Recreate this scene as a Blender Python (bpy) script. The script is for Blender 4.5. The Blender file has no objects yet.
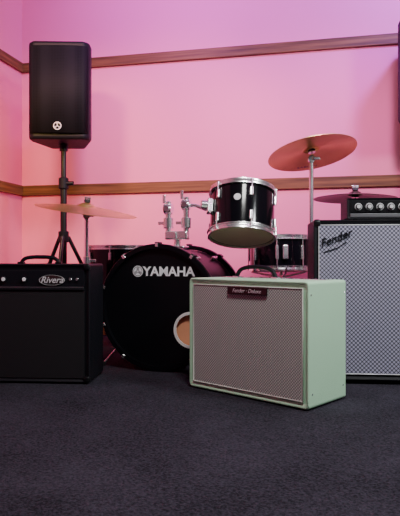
import bpy, bmesh, math, random
from mathutils import Vector, Matrix
R=math.radians
random.seed(3)
# ------------------------------------------------------------------ materials
def mat(name,col,rough=.5,metal=0,bump=0,bscale=200,var=0,spec=.5,vscale=8,coat=0):
    m=bpy.data.materials.new(name); m.use_nodes=True
    nt=m.node_tree; b=nt.nodes['Principled BSDF']
    b.inputs['Base Color'].default_value=(*col,1); b.inputs['Roughness'].default_value=rough
    b.inputs['Metallic'].default_value=metal; b.inputs['Specular IOR Level'].default_value=spec
    b.inputs['Coat Weight'].default_value=coat
    tc=nt.nodes.new('ShaderNodeTexCoord')
    n=nt.nodes.new('ShaderNodeTexNoise'); n.inputs['Scale'].default_value=vscale; n.inputs['Detail'].default_value=4
    nt.links.new(tc.outputs['Object'],n.inputs['Vector'])
    mx=nt.nodes.new('ShaderNodeMix'); mx.data_type='RGBA'
    mx.inputs[6].default_value=(*[c*(1-var) for c in col],1); mx.inputs[7].default_value=(*[min(1,c*(1+var)) for c in col],1)
    nt.links.new(n.outputs['Fac'],mx.inputs[0]); nt.links.new(mx.outputs[2],b.inputs['Base Color'])
    if bump:
        n2=nt.nodes.new('ShaderNodeTexNoise'); n2.inputs['Scale'].default_value=bscale; n2.inputs['Detail'].default_value=3
        nt.links.new(tc.outputs['Object'],n2.inputs['Vector'])
        bp=nt.nodes.new('ShaderNodeBump'); bp.inputs['Strength'].default_value=bump; bp.inputs['Distance'].default_value=.002
        nt.links.new(n2.outputs['Fac'],bp.inputs['Height']); nt.links.new(bp.outputs['Normal'],b.inputs['Normal'])
    return m
def weave(name,c1,c2,period,rough=.6,lo=.15,hi=.6):
    """diamond woven grille cloth in the object X/Z plane"""
    m=bpy.data.materials.new(name); m.use_nodes=True; nt=m.node_tree; b=nt.nodes['Principled BSDF']
    tc=nt.nodes.new('ShaderNodeTexCoord'); s=nt.nodes.new('ShaderNodeSeparateXYZ'); nt.links.new(tc.outputs['Object'],s.inputs[0])
    def M(op,a,bb=None):
        n=nt.nodes.new('ShaderNodeMath'); n.operation=op
        for i,v in enumerate((a,bb)):
            if v is None: continue
            if isinstance(v,(int,float)): n.inputs[i].default_value=v
            else: nt.links.new(v,n.inputs[i])
        return n.outputs[0]
    k=math.pi/period
    u=M('MULTIPLY',M('ADD',s.outputs[0],s.outputs[2]),k); v=M('MULTIPLY',M('SUBTRACT',s.outputs[0],s.outputs[2]),k)
    p=M('MULTIPLY',M('ABSOLUTE',M('SINE',u)),M('ABSOLUTE',M('SINE',v)))
    cr=nt.nodes.new('ShaderNodeValToRGB'); nt.links.new(p,cr.inputs[0])
    cr.color_ramp.elements[0].position=lo; cr.color_ramp.elements[0].color=(*c1,1)
    cr.color_ramp.elements[1].position=hi; cr.color_ramp.elements[1].color=(*c2,1)
    nt.links.new(cr.outputs[0],b.inputs['Base Color']); b.inputs['Roughness'].default_value=rough
    bp=nt.nodes.new('ShaderNodeBump'); bp.inputs['Distance'].default_value=.001; bp.inputs['Strength'].default_value=.5
    nt.links.new(p,bp.inputs['Height']); nt.links.new(bp.outputs[0],b.inputs['Normal'])
    return m
def wood(name,c1,c2,axis_scale=(1,30,30)):
    m=bpy.data.materials.new(name); m.use_nodes=True; nt=m.node_tree; b=nt.nodes['Principled BSDF']
    tc=nt.nodes.new('ShaderNodeTexCoord'); mp=nt.nodes.new('ShaderNodeMapping'); mp.inputs['Scale'].default_value=axis_scale
    n=nt.nodes.new('ShaderNodeTexNoise'); n.inputs['Scale'].default_value=2; n.inputs['Detail'].default_value=6
    nt.links.new(tc.outputs['Object'],mp.inputs[0]); nt.links.new(mp.outputs[0],n.inputs['Vector'])
    cr=nt.nodes.new('ShaderNodeValToRGB'); nt.links.new(n.outputs['Fac'],cr.inputs[0])
    cr.color_ramp.elements[0].position=.35; cr.color_ramp.elements[0].color=(*c1,1)
    cr.color_ramp.elements[1].position=.65; cr.color_ramp.elements[1].color=(*c2,1)
    nt.links.new(cr.outputs[0],b.inputs['Base Color']); b.inputs['Roughness'].default_value=.55; b.inputs['Specular IOR Level'].default_value=.25
    return m
def bronze(name,c1,c2,rough=.3,metal=.75):
    m=bpy.data.materials.new(name); m.use_nodes=True; nt=m.node_tree; b=nt.nodes['Principled BSDF']
    tc=nt.nodes.new('ShaderNodeTexCoord'); w=nt.nodes.new('ShaderNodeTexWave'); w.wave_type='RINGS'; w.rings_direction='Z'
    w.inputs['Scale'].default_value=45; w.inputs['Distortion'].default_value=.4
    nt.links.new(tc.outputs['Object'],w.inputs['Vector'])
    n=nt.nodes.new('ShaderNodeTexNoise'); n.inputs['Scale'].default_value=7; n.inputs['Detail'].default_value=5; nt.links.new(tc.outputs['Object'],n.inputs['Vector'])
    w2=nt.nodes.new('ShaderNodeTexWave'); w2.wave_type='RINGS'; w2.rings_direction='Z'; w2.inputs['Scale'].default_value=28; w2.inputs['Distortion'].default_value=.8
    nt.links.new(tc.outputs['Object'],w2.inputs['Vector'])
    av=nt.nodes.new('ShaderNodeMath'); av.operation='MULTIPLY_ADD'; av.inputs[1].default_value=.25
    nt.links.new(w2.outputs['Fac'],av.inputs[0]); sc=nt.nodes.new('ShaderNodeMath'); sc.operation='MULTIPLY'; sc.inputs[1].default_value=.9
    nt.links.new(n.outputs['Fac'],sc.inputs[0]); nt.links.new(sc.outputs[0],av.inputs[2])
    mx=nt.nodes.new('ShaderNodeMix'); mx.data_type='RGBA'; mx.inputs[6].default_value=(*c1,1); mx.inputs[7].default_value=(*c2,1)
    nt.links.new(av.outputs[0],mx.inputs[0]); nt.links.new(mx.outputs[2],b.inputs['Base Color'])
    b.inputs['Metallic'].default_value=metal; b.inputs['Roughness'].default_value=rough
    bp=nt.nodes.new('ShaderNodeBump'); bp.inputs['Distance'].default_value=.0012; bp.inputs['Strength'].default_value=.7
    nt.links.new(w.outputs['Fac'],bp.inputs['Height']); nt.links.new(bp.outputs[0],b.inputs['Normal'])
    return m
def perf(name,c1,c2,scale):
    m=bpy.data.materials.new(name); m.use_nodes=True; nt=m.node_tree; b=nt.nodes['Principled BSDF']
    tc=nt.nodes.new('ShaderNodeTexCoord'); v=nt.nodes.new('ShaderNodeTexVoronoi'); v.inputs['Scale'].default_value=scale; v.inputs['Randomness'].default_value=0
    nt.links.new(tc.outputs['Object'],v.inputs['Vector'])
    cr=nt.nodes.new('ShaderNodeValToRGB'); nt.links.new(v.outputs['Distance'],cr.inputs[0])
    cr.color_ramp.elements[0].position=.3; cr.color_ramp.elements[0].color=(*c1,1)
    cr.color_ramp.elements[1].position=.45; cr.color_ramp.elements[1].color=(*c2,1)
    nt.links.new(cr.outputs[0],b.inputs['Base Color']); b.inputs['Roughness'].default_value=.7; b.inputs['Specular IOR Level'].default_value=.12
    return m
TOLEX=mat('black_tolex',(.007,.007,.010),.55,0,.6,350,spec=.25)
TOLEX2=mat('charcoal_tolex',(.007,.007,.011),.55,0,.6,350,spec=.25)
MINT=mat('mint_tolex',(.50,.78,.54),.5,0,.5,350,.04)
CLOTHBLK=weave('black_grille_cloth',(.003,.003,.004),(.010,.010,.013),.010)
CLOTHSIL=weave('silver_grille_cloth',(.03,.03,.045),(.42,.40,.54),.0185,.55,.10,.60)
CLOTHBEI=weave('beige_grille_cloth',(.18,.175,.17),(.64,.64,.61),.012,.6,.1,.6)
PIPING=mat('piping',(.85,.88,.80),.5)
CHROME=mat('chrome',(1,1,1),.24,.92)
STEEL=mat('steel_brushed',(.5,.5,.53),.35,1)
BLKMET=mat('black_metal',(.008,.008,.010),.35,.3)
BLKPL=mat('black_plastic',(.007,.007,.011),.5,0,.3,300,spec=.18)
RUBBER=mat('rubber',(.01,.01,.01),.8)
GLOSSBLK=mat('black_lacquer',(.004,.004,.006),.12,0,coat=.1,spec=.3)
HOOPBLK=mat('black_hoop_lacquer',(.004,.004,.006),.35,0,spec=.2)
HEADBLK=mat('black_drumhead',(.004,.004,.006),.4,spec=.25)
HEADWHT=mat('coated_drumhead',(.72,.66,.56),.55,0,.2,200,.05)
HEADTAN=mat('clear_resonant_head',(.95,.80,.50),.35,0,0,1,.12,vscale=5)
SHELLIN=wood('birch_ply',(.45,.28,.14),(.6,.4,.22),(2,2,20))
WHITE=mat('white_print',(.95,.95,.98),.5)
CREAM=mat('cream_ring',(.97,.96,.94),.45)
FELT=mat('felt',(.05,.05,.055),.95)
BADGE=mat('badge_dark',(.03,.008,.010),.3,.2)
SILV=mat('badge_silver',(.88,.88,.9),.35,.4)
PERF=perf('perforated_grille',(.002,.002,.003),(.009,.009,.013),110)
BRZ=bronze('bronze',(.42,.27,.08),(.95,.70,.24),.28)
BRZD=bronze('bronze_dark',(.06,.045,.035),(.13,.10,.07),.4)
RAIL=wood('rail_wood',(.085,.036,.014),(.23,.105,.036),(1,25,25))
WALL=mat('pink_painted_wall',(.84,.205,.345),.8,0,.15,60,.03,vscale=2)
DARKWALL=mat('grey_unseen_wall',(.16,.15,.17),.9,0,.15,60,.03,vscale=2)  # unseen right and front walls, greyed to cut pink bounce and raise contrast
CEIL=mat('ceiling_paint',(.18,.16,.20),.9,0,0,1,.03)
# carpet
CARP=bpy.data.materials.new('charcoal_carpet'); CARP.use_nodes=True
nt=CARP.node_tree; b=nt.nodes['Principled BSDF']; tc=nt.nodes.new('ShaderNodeTexCoord')
n=nt.nodes.new('ShaderNodeTexNoise'); n.inputs['Scale'].default_value=150; n.inputs['Detail'].default_value=3
n2=nt.nodes.new('ShaderNodeTexNoise'); n2.inputs['Scale'].default_value=3.5; n2.inputs['Detail'].default_value=6
for q in (n,n2): nt.links.new(tc.outputs['Object'],q.inputs['Vector'])
ad=nt.nodes.new('ShaderNodeMath'); ad.operation='MULTIPLY_ADD'; ad.inputs[1].default_value=.45
nt.links.new(n2.outputs['Fac'],ad.inputs[0]); nt.links.new(n.outputs['Fac'],ad.inputs[2])
cr=nt.nodes.new('ShaderNodeValToRGB'); cr.color_ramp.elements[0].position=.5; cr.color_ramp.elements[0].color=(.011,.010,.014,1)
cr.color_ramp.elements[1].position=.95; cr.color_ramp.elements[1].color=(.054,.047,.066,1)
nt.links.new(ad.outputs[0],cr.inputs[0]); nt.links.new(cr.outputs[0],b.inputs['Base Color']); b.inputs['Roughness'].default_value=.95
b.inputs['Specular IOR Level'].default_value=.1
bp=nt.nodes.new('ShaderNodeBump'); bp.inputs['Distance'].default_value=.005; bp.inputs['Strength'].default_value=.7
nt.links.new(n.outputs['Fac'],bp.inputs['Height']); nt.links.new(bp.outputs[0],b.inputs['Normal'])
# ------------------------------------------------------------------ builders
def empty(name,loc,rot=(0,0,0)):
    e=bpy.data.objects.new(name,None); e.empty_display_size=.05; e.location=loc; e.rotation_euler=rot
    bpy.context.collection.objects.link(e); return e
def finish(bm,name,parent,loc,rot,m,smooth=False,bevel=0,seg=3):
    me=bpy.data.meshes.new(name); bmesh.ops.recalc_face_normals(bm,faces=bm.faces); bm.to_mesh(me); bm.free()
    o=bpy.data.objects.new(name,me); bpy.context.collection.objects.link(o)
    o.location=loc; o.rotation_euler=rot; o.parent=parent; me.materials.append(m)
    if smooth:
        for p in me.polygons: p.use_smooth=True
        try: me.set_sharp_from_angle(angle=R(35))
        except Exception: pass
    if bevel:
        md=o.modifiers.new('bevel','BEVEL'); md.width=bevel; md.segments=seg; md.limit_method='ANGLE'; md.angle_limit=R(40)
    return o
def box(name,parent,size,loc,m,bevel=0,rot=(0,0,0),seg=3):
    bm=bmesh.new(); bmesh.ops.create_cube(bm,size=1); bmesh.ops.scale(bm,vec=size,verts=bm.verts)
    return finish(bm,name,parent,loc,rot,m,False,bevel,seg)
def lathe(name,parent,prof,loc,m,rot=(0,0,0),n=64,closed=False,smooth=True):
    bm=bmesh.new(); rings=[]
    for r,z in prof:
        if r<1e-6: rings.append([bm.verts.new((0,0,z))])
        else: rings.append([bm.verts.new((r*math.cos(2*math.pi*i/n),r*math.sin(2*math.pi*i/n),z)) for i in range(n)])
    idx=list(range(len(rings)-1)); pairs=[(i,i+1) for i in idx]
    if closed: pairs.append((len(rings)-1,0))
    for a,c in pairs:
        A,C=rings[a],rings[c]
        for i in range(n):
            j=(i+1)%n
            vs=[A[i%len(A)],A[j%len(A)],C[j%len(C)],C[i%len(C)]]
            u=[]
            for v in vs:
                if v not in u: u.append(v)
            if len(u)>2:
                try: bm.faces.new(u)
                except ValueError: pass
    return finish(bm,name,parent,loc,rot,m,smooth)
def cyl(name,parent,r,h,loc,m,rot=(0,0,0),n=24,r2=None):
    r2=r if r2 is None else r2; e=min(r,r2,h)*.12
    return lathe(name,parent,[(0,-h/2),(r-e,-h/2),(r,-h/2+e),(r2,h/2-e),(r2-e,h/2),(0,h/2)],loc,m,rot,n)
def tube(name,parent,pts,r,m,cyclic=False,smooth=False):
    cu=bpy.data.curves.new(name,'CURVE'); cu.dimensions='3D'; cu.bevel_depth=r; cu.bevel_resolution=4; cu.use_fill_caps=True
    sp=cu.splines.new('NURBS' if smooth else 'POLY'); sp.points.add(len(pts)-1)
    for p,q in zip(sp.points,pts): p.co=(*q,1)
    if smooth: sp.use_endpoint_u=True; sp.order_u=3; sp.resolution_u=8
    sp.use_cyclic_u=cyclic
    o=bpy.data.objects.new(name,cu); bpy.context.collection.objects.link(o); o.parent=parent; cu.materials.append(m)
    dg=bpy.context.evaluated_depsgraph_get(); me=bpy.data.meshes.new_from_object(o.evaluated_get(dg))
    bpy.data.objects.remove(o); o=bpy.data.objects.new(name,me); bpy.context.collection.objects.link(o); o.parent=parent
    for p in me.polygons: p.use_smooth=True
    return o
def text(name,parent,s,size,loc,rot,m,ext=.0006,off=0,shear=0,sx=1,align='CENTER'):
    cu=bpy.data.curves.new(name,'FONT'); cu.body=s; cu.size=size; cu.extrude=ext; cu.offset=off; cu.shear=shear
    cu.align_x=align; cu.align_y='CENTER'; cu.materials.append(m)
    o=bpy.data.objects.new(name,cu); bpy.context.collection.objects.link(o)
    dg=bpy.context.evaluated_depsgraph_get(); me=bpy.data.meshes.new_from_object(o.evaluated_get(dg))
    bpy.data.objects.remove(o); o=bpy.data.objects.new(name,me); bpy.context.collection.objects.link(o)
    o.parent=parent; o.location=loc; o.rotation_euler=rot; o.scale=(sx,1,1); return o
def ring(name,parent,R0,r,loc,m,rot=(0,0,0),n=64,k=10):
    return lathe(name,parent,[(R0+r*math.cos(2*math.pi*i/k),r*math.sin(2*math.pi*i/k)) for i in range(k)],loc,m,rot,n,True)
def cabinet(name,parent,W,D,H,border,recess,m,bevel=.01,zlift=0):
    bm=bmesh.new(); bmesh.ops.create_cube(bm,size=1); bmesh.ops.scale(bm,vec=(W,D,H),verts=bm.verts)
    bmesh.ops.translate(bm,vec=(0,D/2,H/2+zlift),verts=bm.verts)
    bm.faces.ensure_lookup_table(); f=[f for f in bm.faces if f.normal.y<-.9][0]
    bmesh.ops.inset_region(bm,faces=[f],thickness=border)
    bmesh.ops.translate(bm,vec=(0,recess,0),verts=f.verts)
    return finish(bm,name,parent,(0,0,0),(0,0,0),m,False,bevel,4)
def knob(parent,name,x,y,z,m1,m2,r=.008):
    cyl(name+'_base',parent,r,.012,(x,y-.006,z),m1,(R(90),0,0),20)
    cyl(name+'_cap',parent,r*.72,.004,(x,y-.013,z),m2,(R(90),0,0),20)
def drum(parent,Rr,D,nl,shell,top,bot,lugs=True,lug_h=.05,split=False,hoop=CHROME):
    lathe('shell',parent,[(Rr,-D/2),(Rr,D/2),(Rr-.008,D/2),(Rr-.008,-D/2)],(0,0,0),shell,closed=True,n=96)
    lathe('batter_head',parent,[(0,D/2+.003),(Rr-.006,D/2+.003),(Rr+.003,D/2-.004)],(0,0,0),top,n=96)
    lathe('resonant_head',parent,[(0,-D/2-.003),(Rr-.006,-D/2-.003),(Rr+.003,-D/2+.004)],(0,0,0),bot,n=96)
    for s,nm in ((1,'hoop_top'),(-1,'hoop_bottom')):
        z=s*D/2
        pr=[(Rr+.002,z+s*.014),(Rr+.008,z+s*.014),(Rr+.008,z+s*.004),(Rr+.006,z),(Rr+.006,z-s*.008),(Rr+.013,z-s*.010),(Rr+.013,z-s*.013),(Rr+.002,z-s*.012)]
        lathe(nm,parent,pr,(0,0,0),hoop,closed=True,n=96)
    for i in range(nl):
        a=2*math.pi*(i+.5)/nl; c,s_=math.cos(a),math.sin(a)
        zs=[0] if split else [D/2-.055,-D/2+.055]
        for j,z in enumerate(zs):
            box(f'lug_{i}_{j}',parent,(.014,.018,lug_h),((Rr+.007)*c,(Rr+.007)*s_,z),hoop,.005,(0,0,a))
        cyl(f'tension_rod_{i}',parent,.003,.05 if not split else D,((Rr+.012)*c,(Rr+.012)*s_,(D/2-.025) if not split else 0),hoop,n=10)
        if not split: cyl(f'tension_rod_low_{i}',parent,.003,.05,((Rr+.012)*c,(Rr+.012)*s_,-(D/2-.025)),hoop,n=10)
        for s in (1,-1): cyl(f'rod_screw_{i}_{s}',parent,.0055,.014,((Rr+.012)*c,(Rr+.012)*s_,s*(D/2+.002)),hoop,n=10)
def tripod(parent,hub,spread,angs,m,r=.008,foot=.015,brace=True):
    for i,a in enumerate(angs):
        c,s=math.cos(R(a)),math.sin(R(a))
        tube(f'leg_{i+1}',parent,[(.015*c,.015*s,hub),(spread*c,spread*s,foot)],r,m)
        if brace: tube(f'leg_brace_{i+1}',parent,[(.015*c,.015*s,max(.05,hub*.3)),(spread*.55*c,spread*.55*s,hub*.45+.01)],r*.7,m)
        cyl(f'foot_{i+1}',parent,.014,.03,(spread*c,spread*s,.015),RUBBER,n=14)
    cyl('hub_collar',parent,.022,.05,(0,0,hub),m)
    cyl('hub_collar_low',parent,.019,.03,(0,0,max(.05,hub*.3)),m)
def cymbal(nm,loc,H,rad,tilt,angs,matc,spread=.22,label=None):
    """cymbal on its floor stand; origin on floor under it"""
    e=empty(nm,(loc[0],loc[1],0))
    tripod(e,.24,spread,angs,CHROME)
    cyl('lower_tube',e,.0135,.5,(0,0,.30),CHROME)
    cyl('tube_clamp',e,.019,.045,(0,0,.55),CHROME)
    box('clamp_wing',e,(.04,.008,.016),(.03,0,.55),CHROME,.003)
    cyl('upper_tube',e,.0115,H-.05-.5,(0,0,(H-.05+.5)/2),CHROME)
    cyl('tilter_joint',e,.020,.026,(0,0,H-.05),CHROME,(R(90),0,0))
    box('tilter_block',e,(.022,.024,.038),(0,0,H-.055),STEEL,.004)
    box('tilter_wing',e,(.038,.006,.015),(.024,-.018,H-.05),CHROME,.003)
    t=empty('tilting_head',(0,0,H),tilt); t.parent=e
    cyl('tilter_rod',t,.005,.105,(0,0,0),CHROME,n=12)
    cyl('felt_lower',t,.019,.012,(0,0,-.008),FELT); cyl('cup_washer',t,.02,.004,(0,0,-.016),CHROME)
    pr=[]; rb=rad*.19
    for i in range(9):
        q=i/8; pr.append((max(.006,rb*q),.022*math.cos(q*math.pi/2)**.8+.0))
    for i in range(1,15):
        q=i/14; r=rb+(rad-rb)*q; pr.append((r,-.024*q**1.5))
    th=.0022
    prof=pr+[(r,z-th) for r,z in reversed(pr)]
    lathe('cymbal_plate',t,prof,(0,0,0),matc,n=96,closed=True)
    cyl('felt_upper',t,.017,.014,(0,0,.029),FELT)
    box('wing_nut',t,(.036,.007,.016),(0,0,.044),CHROME,.004); cyl('wing_nut_core',t,.007,.016,(0,0,.042),CHROME)
    return e,t
# ------------------------------------------------------------------ room
CX,CY,RA=-1.35,4.4,R(-12.7)
def place(name,x0,x1,y0,y1,z0,z1,m,bevel=0):
    # room-aligned block, room origin = far left corner
    bm=bmesh.new(); bmesh.ops.create_cube(bm,size=1); bmesh.ops.scale(bm,vec=(x1-x0,y1-y0,z1-z0),verts=bm.verts)
    o=finish(bm,name,None,(0,0,0),(0,0,RA),m,False,bevel)
    v=Matrix.Rotation(RA,3,'Z')@Vector(((x0+x1)/2,(y0+y1)/2,0)); o.location=(CX+v.x,CY+v.y,(z0+z1)/2); return o
RW,RL,RH=4.7,6.2,2.8
place('floor',-.1,RW+.1,-RL-.1,.1,-.1,0,CARP)
place('ceiling',-.1,RW+.1,-RL-.1,.1,RH,RH+.1,CEIL)
place('wall_back',0,RW,0,.1,0,RH,WALL)
place('wall_left',-.1,0,-RL,.1,0,RH,WALL)
place('wall_right',RW,RW+.1,-RL,.1,0,RH,DARKWALL)
place('wall_front',0,RW,-RL-.1,-RL,0,RH,DARKWALL)
place('trim_1',.0,RW,-.022,0,1.965,2.035,RAIL,.003)
place('trim_2',.0,RW,-.022,0,1.035,1.11,RAIL,.003)
place('trim_3',0,.022,-RL,-.022,1.965,2.035,RAIL,.003).data.materials[0]=wood('rail_wood_side',(.085,.036,.014),(.23,.105,.036),(25,1,25))
place('trim_4',0,.022,-RL,-.022,1.035,1.11,RAIL,.003).data.materials[0]=bpy.data.materials['rail_wood_side']
place('baseboard_back',0.015,RW,-.015,0,0,.09,RAIL,.003)
place('baseboard_left',0,.015,-RL,0,0,.09,RAIL,.003)
# ------------------------------------------------------------------ mint combo amp
e=empty('mint_combo_guitar_amplifier',(.172,2.33,0),(0,0,R(-43)))
W,D,H=.61,.285,.478
cabinet('cabinet',e,W,D,H-.006,.024,.012,MINT,.012,.006)
box('grille_cloth',e,(W-.056,.006,H-.062),(0,.009,H/2+.003),CLOTHBEI)
gx,gz=(W-.053)/2,(H-.059)/2
tube('piping',e,[(-gx,.006,H/2+.003-gz),(gx,.006,H/2+.003-gz),(gx,.006,H/2+.003+gz),(-gx,.006,H/2+.003+gz)],.003,PIPING,True)
box('name_badge',e,(.20,.006,.030),(.02,.0,H-.045),BADGE,.002)
text('badge_lettering',e,'Fender · Deluxe',.022,(.02,-.0035,H-.045),(R(90),0,0),SILV,shear=.3)
box('control_panel',e,(W-.07,.06,.003),(0,.205,H+.0005),CHROME,.001)
for i in range(9): cyl(f'top_knob_{i}',e,.007,.003,(-.22+i*.052,.205,H+.0025),BLKPL)
tube('handle',e,[(-.10,.085,H),(-.098,.085,H+.022),(-.07,.085,H+.046),(0,.085,H+.052),(.07,.085,H+.046),(.098,.085,H+.022),(.10,.085,H)],.0085,TOLEX,smooth=True)
for s in (-1,1): box(f'handle_end_{s}',e,(.035,.026,.012),(s*.10,.085,H+.005),CHROME,.004)
for sx in (-1,1):
    for y in (.03,D-.03): cyl(f'foot_{sx}_{y:.2f}',e,.014,.008,(sx*(W/2-.04),y,.004),RUBBER)
    for y in (.02,D-.02): cyl(f'side_screw_{sx}_{y:.2f}',e,.004,.002,(sx*(W/2),y,H-.05),CHROME,(0,R(90),0),12)
    for y in (.03,D-.03): cyl(f'side_screw_low_{sx}_{y:.2f}',e,.004,.002,(sx*(W/2),y,.06),CHROME,(0,R(90),0),12)
box('rear_panel',e,(W-.05,.008,.16),(0,D-.001,H-.11),MINT,.002)
# ------------------------------------------------------------------ black combo amp (left)
e=empty('black_combo_guitar_amplifier',(-.822,2.605,0),(0,0,R(-4)))
W,D,H=.66,.27,.538
cabinet('cabinet',e,W,D,H-.008,.022,.014,TOLEX2,.014,.008)
box('control_panel',e,(W-.05,.008,.075),(0,.009,H-.068),BLKPL,.001)
tube('panel_piping',e,[(-W/2+.026,.003,H-.104),(W/2-.026,.003,H-.104)],.0018,STEEL)
box('panel_divider',e,(W-.05,.014,.010),(0,.006,H-.112),TOLEX2,.003)
box('grille_cloth',e,(W-.05,.006,H-.15),(0,.010,(H-.12)/2+.012),CLOTHBLK)
lathe('name_badge',e,[(0,.002),(.055,.002),(.058,0),(.058,-.003),(0,-.003)],(.16,.0,H-.072),BADGE,(R(90),0,0),48).scale=(1,.40,1)
ring('badge_rim',e,.057,.0014,(.16,-.002,H-.072),SILV,(R(90),0,0),48,6).scale=(1,.40,1)
text('badge_lettering',e,'Rivera',.040,(.16,-.004,H-.072),(R(90),0,0),SILV,shear=.35,off=.0006)
for i in range(6): knob(e,f'knob_{i}',-.28+i*.055 if i<5 else .035,.005,H-.068,BLKPL,WHITE,.012)
for i,x in enumerate((.245,.275)): cyl(f'switch_{i}',e,.006,.012,(x,.0,H-.068),CHROME,(R(90),0,0),14)
tube('handle',e,[(-.09+.06,.13,H),(-.085+.06,.13,H+.02),(-.05+.06,.13,H+.032),(.05+.06,.13,H+.032),(.085+.06,.13,H+.02),(.09+.06,.13,H)],.009,BLKPL,smooth=True)
for s in (-1,1): box(f'handle_end_{s}',e,(.03,.026,.010),(.06+s*.09,.13,H+.004),BLKMET,.003)
for sx in (-1,1):
    for y in (.03,D-.03): cyl(f'foot_{sx}_{y:.2f}',e,.016,.010,(sx*(W/2-.04),y,.005),RUBBER)
    for z in (.022,H-.014):
        box(f'corner_{sx}_{z:.2f}',e,(.03,.03,.03),(sx*(W/2-.0125),.0125,z),BLKMET,.01)
# ------------------------------------------------------------------ speaker cabinet (right)
e=empty('guitar_speaker_cabinet',(.889,2.567,0),(0,0,R(-5)))
W,D,H=.76,.30,.736
cabinet('cabinet',e,W,D,H-.02,.020,.012,TOLEX,.012,.02)
box('grille_cloth',e,(W-.050,.006,H-.074),(0,.009,H/2+.012),CLOTHSIL)
gx,gz=(W-.046)/2,(H-.070)/2
tube('piping',e,[(-gx,.006,H/2+.012-gz),(gx,.006,H/2+.012-gz),(gx,.006,H/2+.012+gz),(-gx,.006,H/2+.012+gz)],.0025,SILV,True)
text('script_logo',e,'Fender',.052,(-.285,.002,H-.085),(R(90),R(-22),0),BLKPL,shear=.45,off=.0004,ext=.002)
tube('logo_swash',e,[(-.335,.002,H-.145),(-.28,.002,H-.128),(-.235,.002,H-.100)],.002,BLKPL)
for sx in (-1,1):
    for y in (.035,D-.035): cyl(f'foot_{sx}_{y:.2f}',e,.018,.022,(sx*(W/2-.05),y,.011),RUBBER)
    for z in (.034,H-.014): box(f'corner_{sx}_{z:.2f}',e,(.034,.034,.034),(sx*(W/2-.0155),.0155,z),BLKMET,.012)
e=empty('guitar_amplifier_head',(.94,2.60,.7365),(0,0,R(-5)))
W,D,H=.55,.20,.100
cabinet('cabinet',e,W,D,H-.006,.010,.008,TOLEX,.008,.006)
box('face_plate',e,(W-.03,.005,.052),(0,.005,H/2+.012),BLKMET,.001)
box('lower_panel',e,(W-.03,.005,.016),(0,.006,.022),STEEL,.001)
for i in range(10): knob(e,f'knob_{i}',-.225+i*.048,.003,H/2+.01,BLKMET,SILV,.0125)
for i in range(10): ring(f'knob_ring_{i}',e,.0145,.0024,(-.225+i*.048,.002,H/2+.01),SILV,(R(90),0,0),24,6)
for sx in (-1,1):
    for y in (.03,D-.03): cyl(f'foot_{sx}_{y:.2f}',e,.01,.008,(sx*(W/2-.04),y,.004),RUBBER,n=14)
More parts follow.
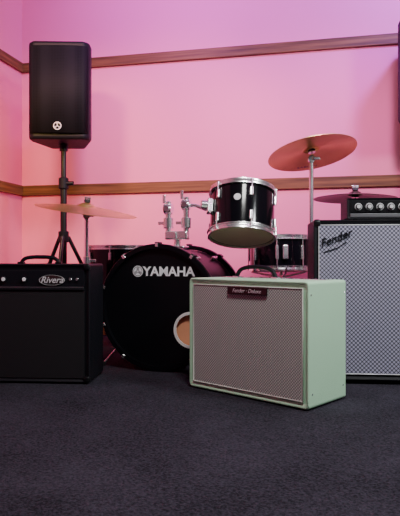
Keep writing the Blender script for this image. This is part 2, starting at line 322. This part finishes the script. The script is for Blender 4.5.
# ------------------------------------------------------------------ PA speakers
def pa(loc,rz,Hb,angs,scale=1):
    e=empty('pa_speaker_on_tripod_stand',(loc[0],loc[1],0),(0,0,rz))
    w,d,h=.375,.34,.60
    plan=[(-w/2,.035),(-w/2+.03,0),(w/2-.03,0),(w/2,.035),(w/2,.10),(w/2-.075,d),(-w/2+.075,d),(-w/2,.10)]
    bm=bmesh.new(); lo=[bm.verts.new((x,y-.17,Hb)) for x,y in plan]; hi=[bm.verts.new((x,y-.17,Hb+h)) for x,y in plan]
    bm.faces.new(lo); bm.faces.new(hi); n=len(plan)
    for i in range(n): bm.faces.new((lo[i],lo[(i+1)%n],hi[(i+1)%n],hi[i]))
    finish(bm,'enclosure',e,(0,0,0),(0,0,0),BLKPL,False,.018,4)
    gp=[(-w/2+.012,.022),(-w/2+.034,-.004),(-.09,-.011),(-.03,-.014),(.03,-.014),(.09,-.011),(w/2-.034,-.004),(w/2-.012,.022)]
    bm=bmesh.new(); z0,z1=Hb+.035,Hb+h-.035
    a=[bm.verts.new((x,y-.172,z0)) for x,y in gp]; c=[bm.verts.new((x,y-.172,z1)) for x,y in gp]
    for i in range(len(gp)-1): bm.faces.new((a[i],a[i+1],c[i+1],c[i]))
    g=finish(bm,'front_grille',e,(0,0,0),(0,0,0),PERF,False)
    for p in g.data.polygons: p.use_smooth=True
    s=g.modifiers.new('solid','SOLIDIFY'); s.thickness=.006; s.offset=0
    lz=Hb+.075
    ring('logo_ring',e,.022,.0024,(0,-.192,lz),WHITE,(R(90),0,0),32,8)
    for i in range(3):   # three crossed tuning forks
        a_=R(90+120*i); dx,dz=math.cos(a_),math.sin(a_)
        box(f'fork_stem_{i}',e,(.0028,.003,.012),(.006*dx,-.192,lz+.006*dz),WHITE,0,(0,R(90)-a_,0))
        for k in (-1,1): box(f'fork_tine_{i}_{k}',e,(.0020,.003,.008),(.015*dx-dz*k*.0035,-.192,lz+.015*dz+dx*k*.0035),WHITE,0,(0,R(90)-a_,0))
    for s_ in (-1,1): box(f'side_handle_{s_}',e,(.012,.10,.12),(s_*(w/2-.038),0,Hb+h*.55),BLKMET,.02,(0,0,s_*R(17)))
    box('top_handle',e,(.16,.05,.016),(0,.02,Hb+h),BLKMET,.007)
    cyl('pole_socket',e,.026,.05,(0,0,Hb-.02),BLKMET)
    cyl('pole_upper',e,.0165,Hb-1.02,(0,0,(Hb+1.0)/2-.01),BLKMET)
    cyl('pole_lower',e,.0205,1.0,(0,0,.58),BLKMET)
    cyl('height_collar',e,.031,.07,(0,0,1.04),BLKPL); cyl('height_knob',e,.014,.05,(.04,-.01,1.04),BLKPL,(0,R(90),0))
    cyl('tripod_hub',e,.033,.07,(0,0,.70),BLKPL); cyl('tripod_hub_low',e,.029,.05,(0,0,.26),BLKPL)
    for i,a0 in enumerate(angs):
        c_,s_=math.cos(R(a0)),math.sin(R(a0))
        tube(f'leg_{i+1}',e,[(.03*c_,.03*s_,.70),(.38*c_,.38*s_,.015)],.0125,BLKMET)
        tube(f'leg_brace_{i+1}',e,[(.03*c_,.03*s_,.26),(.21*c_,.21*s_,.35)],.009,BLKMET)
        cyl(f'foot_{i+1}',e,.02,.03,(.38*c_,.38*s_,.015),RUBBER,n=14)
    return e
pa((-.870,3.70),R(2),1.29,(-90,28,150))
pa((1.375,3.5),R(-8),1.37,(-100,20,140))
# ------------------------------------------------------------------ bass drum
BA=R(-19); BLOC=Vector((-.208,2.90,.319))
e=empty('bass_drum',BLOC,(R(90),0,BA))
Rb,Db=.291,.45
lathe('shell',e,[(Rb,-.01),(Rb,-Db),(Rb-.009,-Db),(Rb-.009,-.01)],(0,0,0),HOOPBLK,closed=True,n=128)
lathe('shell_inner_lining',e,[(Rb-.010,-.012),(Rb-.010,-Db+.002)],(0,0,0),SHELLIN,n=96)
hx,hy,hr=.172,-.108,.090
bm=bmesh.new(); n=96
A=[bm.verts.new(((Rb+.002)*math.cos(2*math.pi*i/n),(Rb+.002)*math.sin(2*math.pi*i/n),0)) for i in range(n)]
B=[bm.verts.new((hx+hr*.97*math.cos(2*math.pi*i/n),hy+hr*.97*math.sin(2*math.pi*i/n),0)) for i in range(n)]
for i in range(n): bm.faces.new((A[i],A[(i+1)%n],B[(i+1)%n],B[i]))
finish(bm,'front_head',e,(0,0,.0),(0,0,0),HEADBLK)
lathe('port_ring',e,[(hr-.014,-.003),(hr-.014,.004),(hr-.001,.004),(hr+.000,0)],(hx,hy,0),CREAM,closed=True)
lathe('batter_head',e,[(0,-Db),(Rb,-Db)],(0,0,-.002),HEADWHT)
PILLOW=mat('damping_blanket',(.95,.40,.22),.9,0,.5,60,.15)
box('damping_pillow',e,(.36,.30,.16),(.04,-.09,-.10),PILLOW,.05)
for nm,z0,z1 in (('hoop_front',-.018,.022),('hoop_rear',-Db-.022,-Db+.018)):
    lathe(nm,e,[(Rb+.002,z0),(Rb+.024,z0),(Rb+.026,z0+.003),(Rb+.026,z1-.003),(Rb+.024,z1),(Rb+.002,z1)],(0,0,0),HOOPBLK,closed=True,n=128)
for i in range(10):
    a=2*math.pi*(i+.5)/10; c,s=math.cos(a),math.sin(a)
    for k,(zc,zl) in enumerate(((0,-.085),(-Db,-Db+.085))):
        sg=1 if k==0 else -1
        if s<-.9: continue
        box(f'claw_{i}_{k}',e,(.010,.024,.045),((Rb+.030)*c,(Rb+.030)*s,zc),BLKMET,.004,(0,0,a))
        box(f'claw_hook_{i}_{k}',e,(.020,.016,.005),((Rb+.020)*c,(Rb+.020)*s,zc+sg*.024),CHROME,.002,(0,0,a))
        cyl(f'claw_rod_{i}_{k}',e,.0035,.085,((Rb+.022)*c,(Rb+.022)*s,(zc+zl)/2),CHROME,n=10)
        box(f'lug_{i}_{k}',e,(.022,.02,.05),((Rb+.010)*c,(Rb+.010)*s,zl),CHROME,.006,(0,0,a))
LM=WHITE
text('head_lettering',e,'YAMAHA',.064,(.055,.177,.002),(0,0,0),LM,off=.0018,sx=1.04)
lathe('logo_disc',e,[(0,.0012),(.028,.0012),(.028,0)],(-.112,.179,.001),LM)
for i in range(3):
    a=R(90+120*i); dx,dy=math.cos(a),math.sin(a)
    for k in (-1,0,1): box(f'logo_fork_{i}_{k}',e,(.0018 if k else .0026,.017,.0008),(-.112+dx*.0115-dy*k*.0048,.179+dy*.0115+dx*k*.0048,.0026),HEADBLK,0,(0,0,a-R(90)))
ring('logo_outline',e,.023,.0012,(-.112,.179,.0022),HEADBLK,n=40,k=6)
for s in (-1,1):
    tube(f'spur_{s}',e,[(s*.235,-.17,-.14),(s*.33,-.305,-.05)],.007,CHROME)
    box(f'spur_bracket_{s}',e,(.03,.05,.05),(s*.242,-.165,-.14),CHROME,.008)
    cyl(f'spur_tip_{s}',e,.011,.02,(s*.333,-.308,-.047),RUBBER,(R(90),0,0),n=12)
# ------------------------------------------------------------------ rack tom with its holder (stands on the bass drum)
TL=Vector((.220,3.02,.792))
tom=empty('rack_tom_drum',TL)
e=empty('tom_holder',BLOC-TL,(R(90),0,BA)); e.parent=tom
bz=-.17; hx0=.035
box('holder_base_plate',e,(.10,.012,.09),(hx0,.304,bz),CHROME,.005)
cyl('holder_post',e,.018,.07,(hx0,.335,bz),CHROME,(R(90),0,0))
box('holder_block',e,(.125,.045,.05),(hx0,.365,bz),CHROME,.008)
box('holder_block_wing',e,(.012,.03,.01),(hx0,.365,bz+.03),CHROME,.003)
for k,(x,hh) in enumerate(((hx0-.050,.545),(hx0+.050,.565))):
    cyl(f'holder_tube_{k}',e,.0155,hh-.35,(x,(hh+.35)/2,bz),CHROME,(R(90),0,0))
    cyl(f'holder_clamp_{k}',e,.027,.055,(x,.43,bz),CHROME,(R(90),0,0))
    box(f'holder_wing_{k}',e,(.040,.016,.009),(x-.034,.43,bz+.01),CHROME,.003)
    cyl(f'holder_ball_{k}',e,.029,.044,(x,hh-.04,bz),CHROME,(R(0),R(90),0))
    cyl(f'holder_ball_cap_{k}',e,.016,.065,(x,hh-.04,bz),STEEL,(0,0,0))
    box(f'holder_top_wing_{k}',e,(.016,.044,.010),(x-.02,hh+.012,bz+.01),CHROME,.003)
tube('tom_arm',e,[(hx0+.050,.52,bz),(hx0+.10,.52,bz),(.20,.495,bz)],.0095,CHROME)
tube('spare_arm',e,[(hx0-.050,.50,bz),(hx0-.065,.53,bz-.03),(hx0-.075,.49,bz-.07)],.0075,CHROME)
e=empty('tom_body',(0,0,0),(R(-16),R(6),R(10))); e.parent=tom
drum(e,.166,.235,6,GLOSSBLK,HEADWHT,HEADTAN)
box('mount_bracket',e,(.03,.045,.08),(-.178,-.02,.015),CHROME,.008)
cyl('mount_boss',e,.023,.052,(-.199,-.02,.02),CHROME,(0,R(90),0))
a=R(246); lathe('shell_badge',e,[(0,.0025),(.017,.0025),(.018,0)],(.1655*math.cos(a),.1655*math.sin(a),.03),SILV,(R(90),0,a+R(90)),32)
# ------------------------------------------------------------------ floor tom
e=empty('floor_tom_drum',(-.50,3.68,.44),(0,0,R(12)))
drum(e,.205,.38,8,GLOSSBLK,HEADWHT,HEADWHT)
for i in range(3):
    a=R(90+120*i); c,s=math.cos(a),math.sin(a)
    tube(f'leg_{i+1}',e,[(.222*c,.222*s,.05),(.222*c,.222*s,-.33),(.24*c,.24*s,-.425)],.0055,CHROME)
    box(f'leg_bracket_{i+1}',e,(.03,.035,.05),(.215*c,.215*s,-.02),CHROME,.006,(0,0,a)); cyl(f'leg_foot_{i+1}',e,.012,.03,(.24*c,.24*s,-.425),RUBBER,n=12)
# ------------------------------------------------------------------ snare
e=empty('snare_drum',(.475,3.40,0))
d=empty('snare_body',(0,0,.588),(R(-3),0,R(8))); d.parent=e
drum(d,.182,.175,8,GLOSSBLK,HEADWHT,HEADTAN,split=True,lug_h=.08)
box('strainer',d,(.03,.02,.08),(-.03,-.192,0),CHROME,.005)
tripod(e,.22,.20,(60,180,285),CHROME); cyl('stand_tube',e,.012,.38,(0,0,.31),CHROME)
for i in range(3):
    a=R(30+120*i); c,s=math.cos(a),math.sin(a)
    tube(f'basket_arm_{i+1}',e,[(0,0,.45),(.185*c,.185*s,.480),(.208*c,.208*s,.515)],.006,CHROME)
# ------------------------------------------------------------------ cymbals
cymbal('ride_cymbal_on_stand',(-.615,3.15),.845,.275,(R(7),R(8),0),(90,190,300),BRZ,.20)
_,t=cymbal('crash_cymbal_on_stand',(.595,3.10),1.145,.237,(R(-13),R(-8),0),(130,250,10),BRZ,.2)
text('cymbal_print',t,'SABIAN',.034,(.0,.19,-.0235),(R(180),0,0),BADGE,ext=.0004)
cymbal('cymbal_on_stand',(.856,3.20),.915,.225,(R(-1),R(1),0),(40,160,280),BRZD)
# ------------------------------------------------------------------ lights
def area(name,loc,target,size,energy,col,sy=None):
    l=bpy.data.lights.new(name,'AREA'); l.energy=energy; l.color=col; l.size=size
    if sy: l.shape='RECTANGLE'; l.size_y=sy
    o=bpy.data.objects.new(name,l); bpy.context.collection.objects.link(o); o.location=loc
    o.rotation_euler=(Vector(target)-Vector(loc)).to_track_quat('-Z','Y').to_euler(); return o
def spot(name,loc,target,energy,col,ang,blend=.8,r=.1):
    l=bpy.data.lights.new(name,'SPOT'); l.energy=energy; l.color=col; l.spot_size=R(ang); l.spot_blend=blend; l.shadow_soft_size=r
    o=bpy.data.objects.new(name,l); bpy.context.collection.objects.link(o); o.location=loc
    o.rotation_euler=(Vector(target)-Vector(loc)).to_track_quat('-Z','Y').to_euler(); return o
area('ceiling_lamp',(.3,1.0,2.7),(.15,2.5,.3),.5,54,(1,1,.97))
area('side_lamp',(1.9,1.2,2.0),(.4,2.4,.3),.35,44,(.95,1,1))
spot('wall_spot_rose_1',(-1.0,2.2,2.3),(-1.1,4.3,1.05),205,(1,.50,.44),60,1,.12)
spot('wall_spot_rose_2',(-.2,2.0,2.3),(-.25,4.1,1.15),240,(1,.50,.60),60,1,.12)
spot('wall_spot_rose_3',(.8,1.8,2.3),(.75,3.9,1.0),215,(1,.42,.95),60,1,.12)
spot('stage_spot_violet',(1.4,2.7,2.65),(.95,4.0,2.30),230,(.34,.15,1),110,1)
spot('stage_spot_violet_left',(-.4,2.9,2.7),(-.3,4.15,2.45),140,(.52,.15,1),115,1)
spot('stage_spot_warm',(-1.3,2.5,1.6),(-1.1,4.3,.8),60,(1,.60,.10),65,1)
w=bpy.data.worlds.new('world'); bpy.context.scene.world=w; w.use_nodes=True
w.node_tree.nodes['Background'].inputs[0].default_value=(.3,.25,.4,1); w.node_tree.nodes['Background'].inputs[1].default_value=.2
# ------------------------------------------------------------------ camera
cd=bpy.data.cameras.new('camera'); cam=bpy.data.objects.new('camera',cd); bpy.context.collection.objects.link(cam)
cd.sensor_fit='HORIZONTAL'; cd.sensor_width=36; cd.lens=580/400*36; cd.clip_start=.05
cam.location=(0,0,.565); cam.rotation_euler=(R(90),0,0); bpy.context.scene.camera=cam
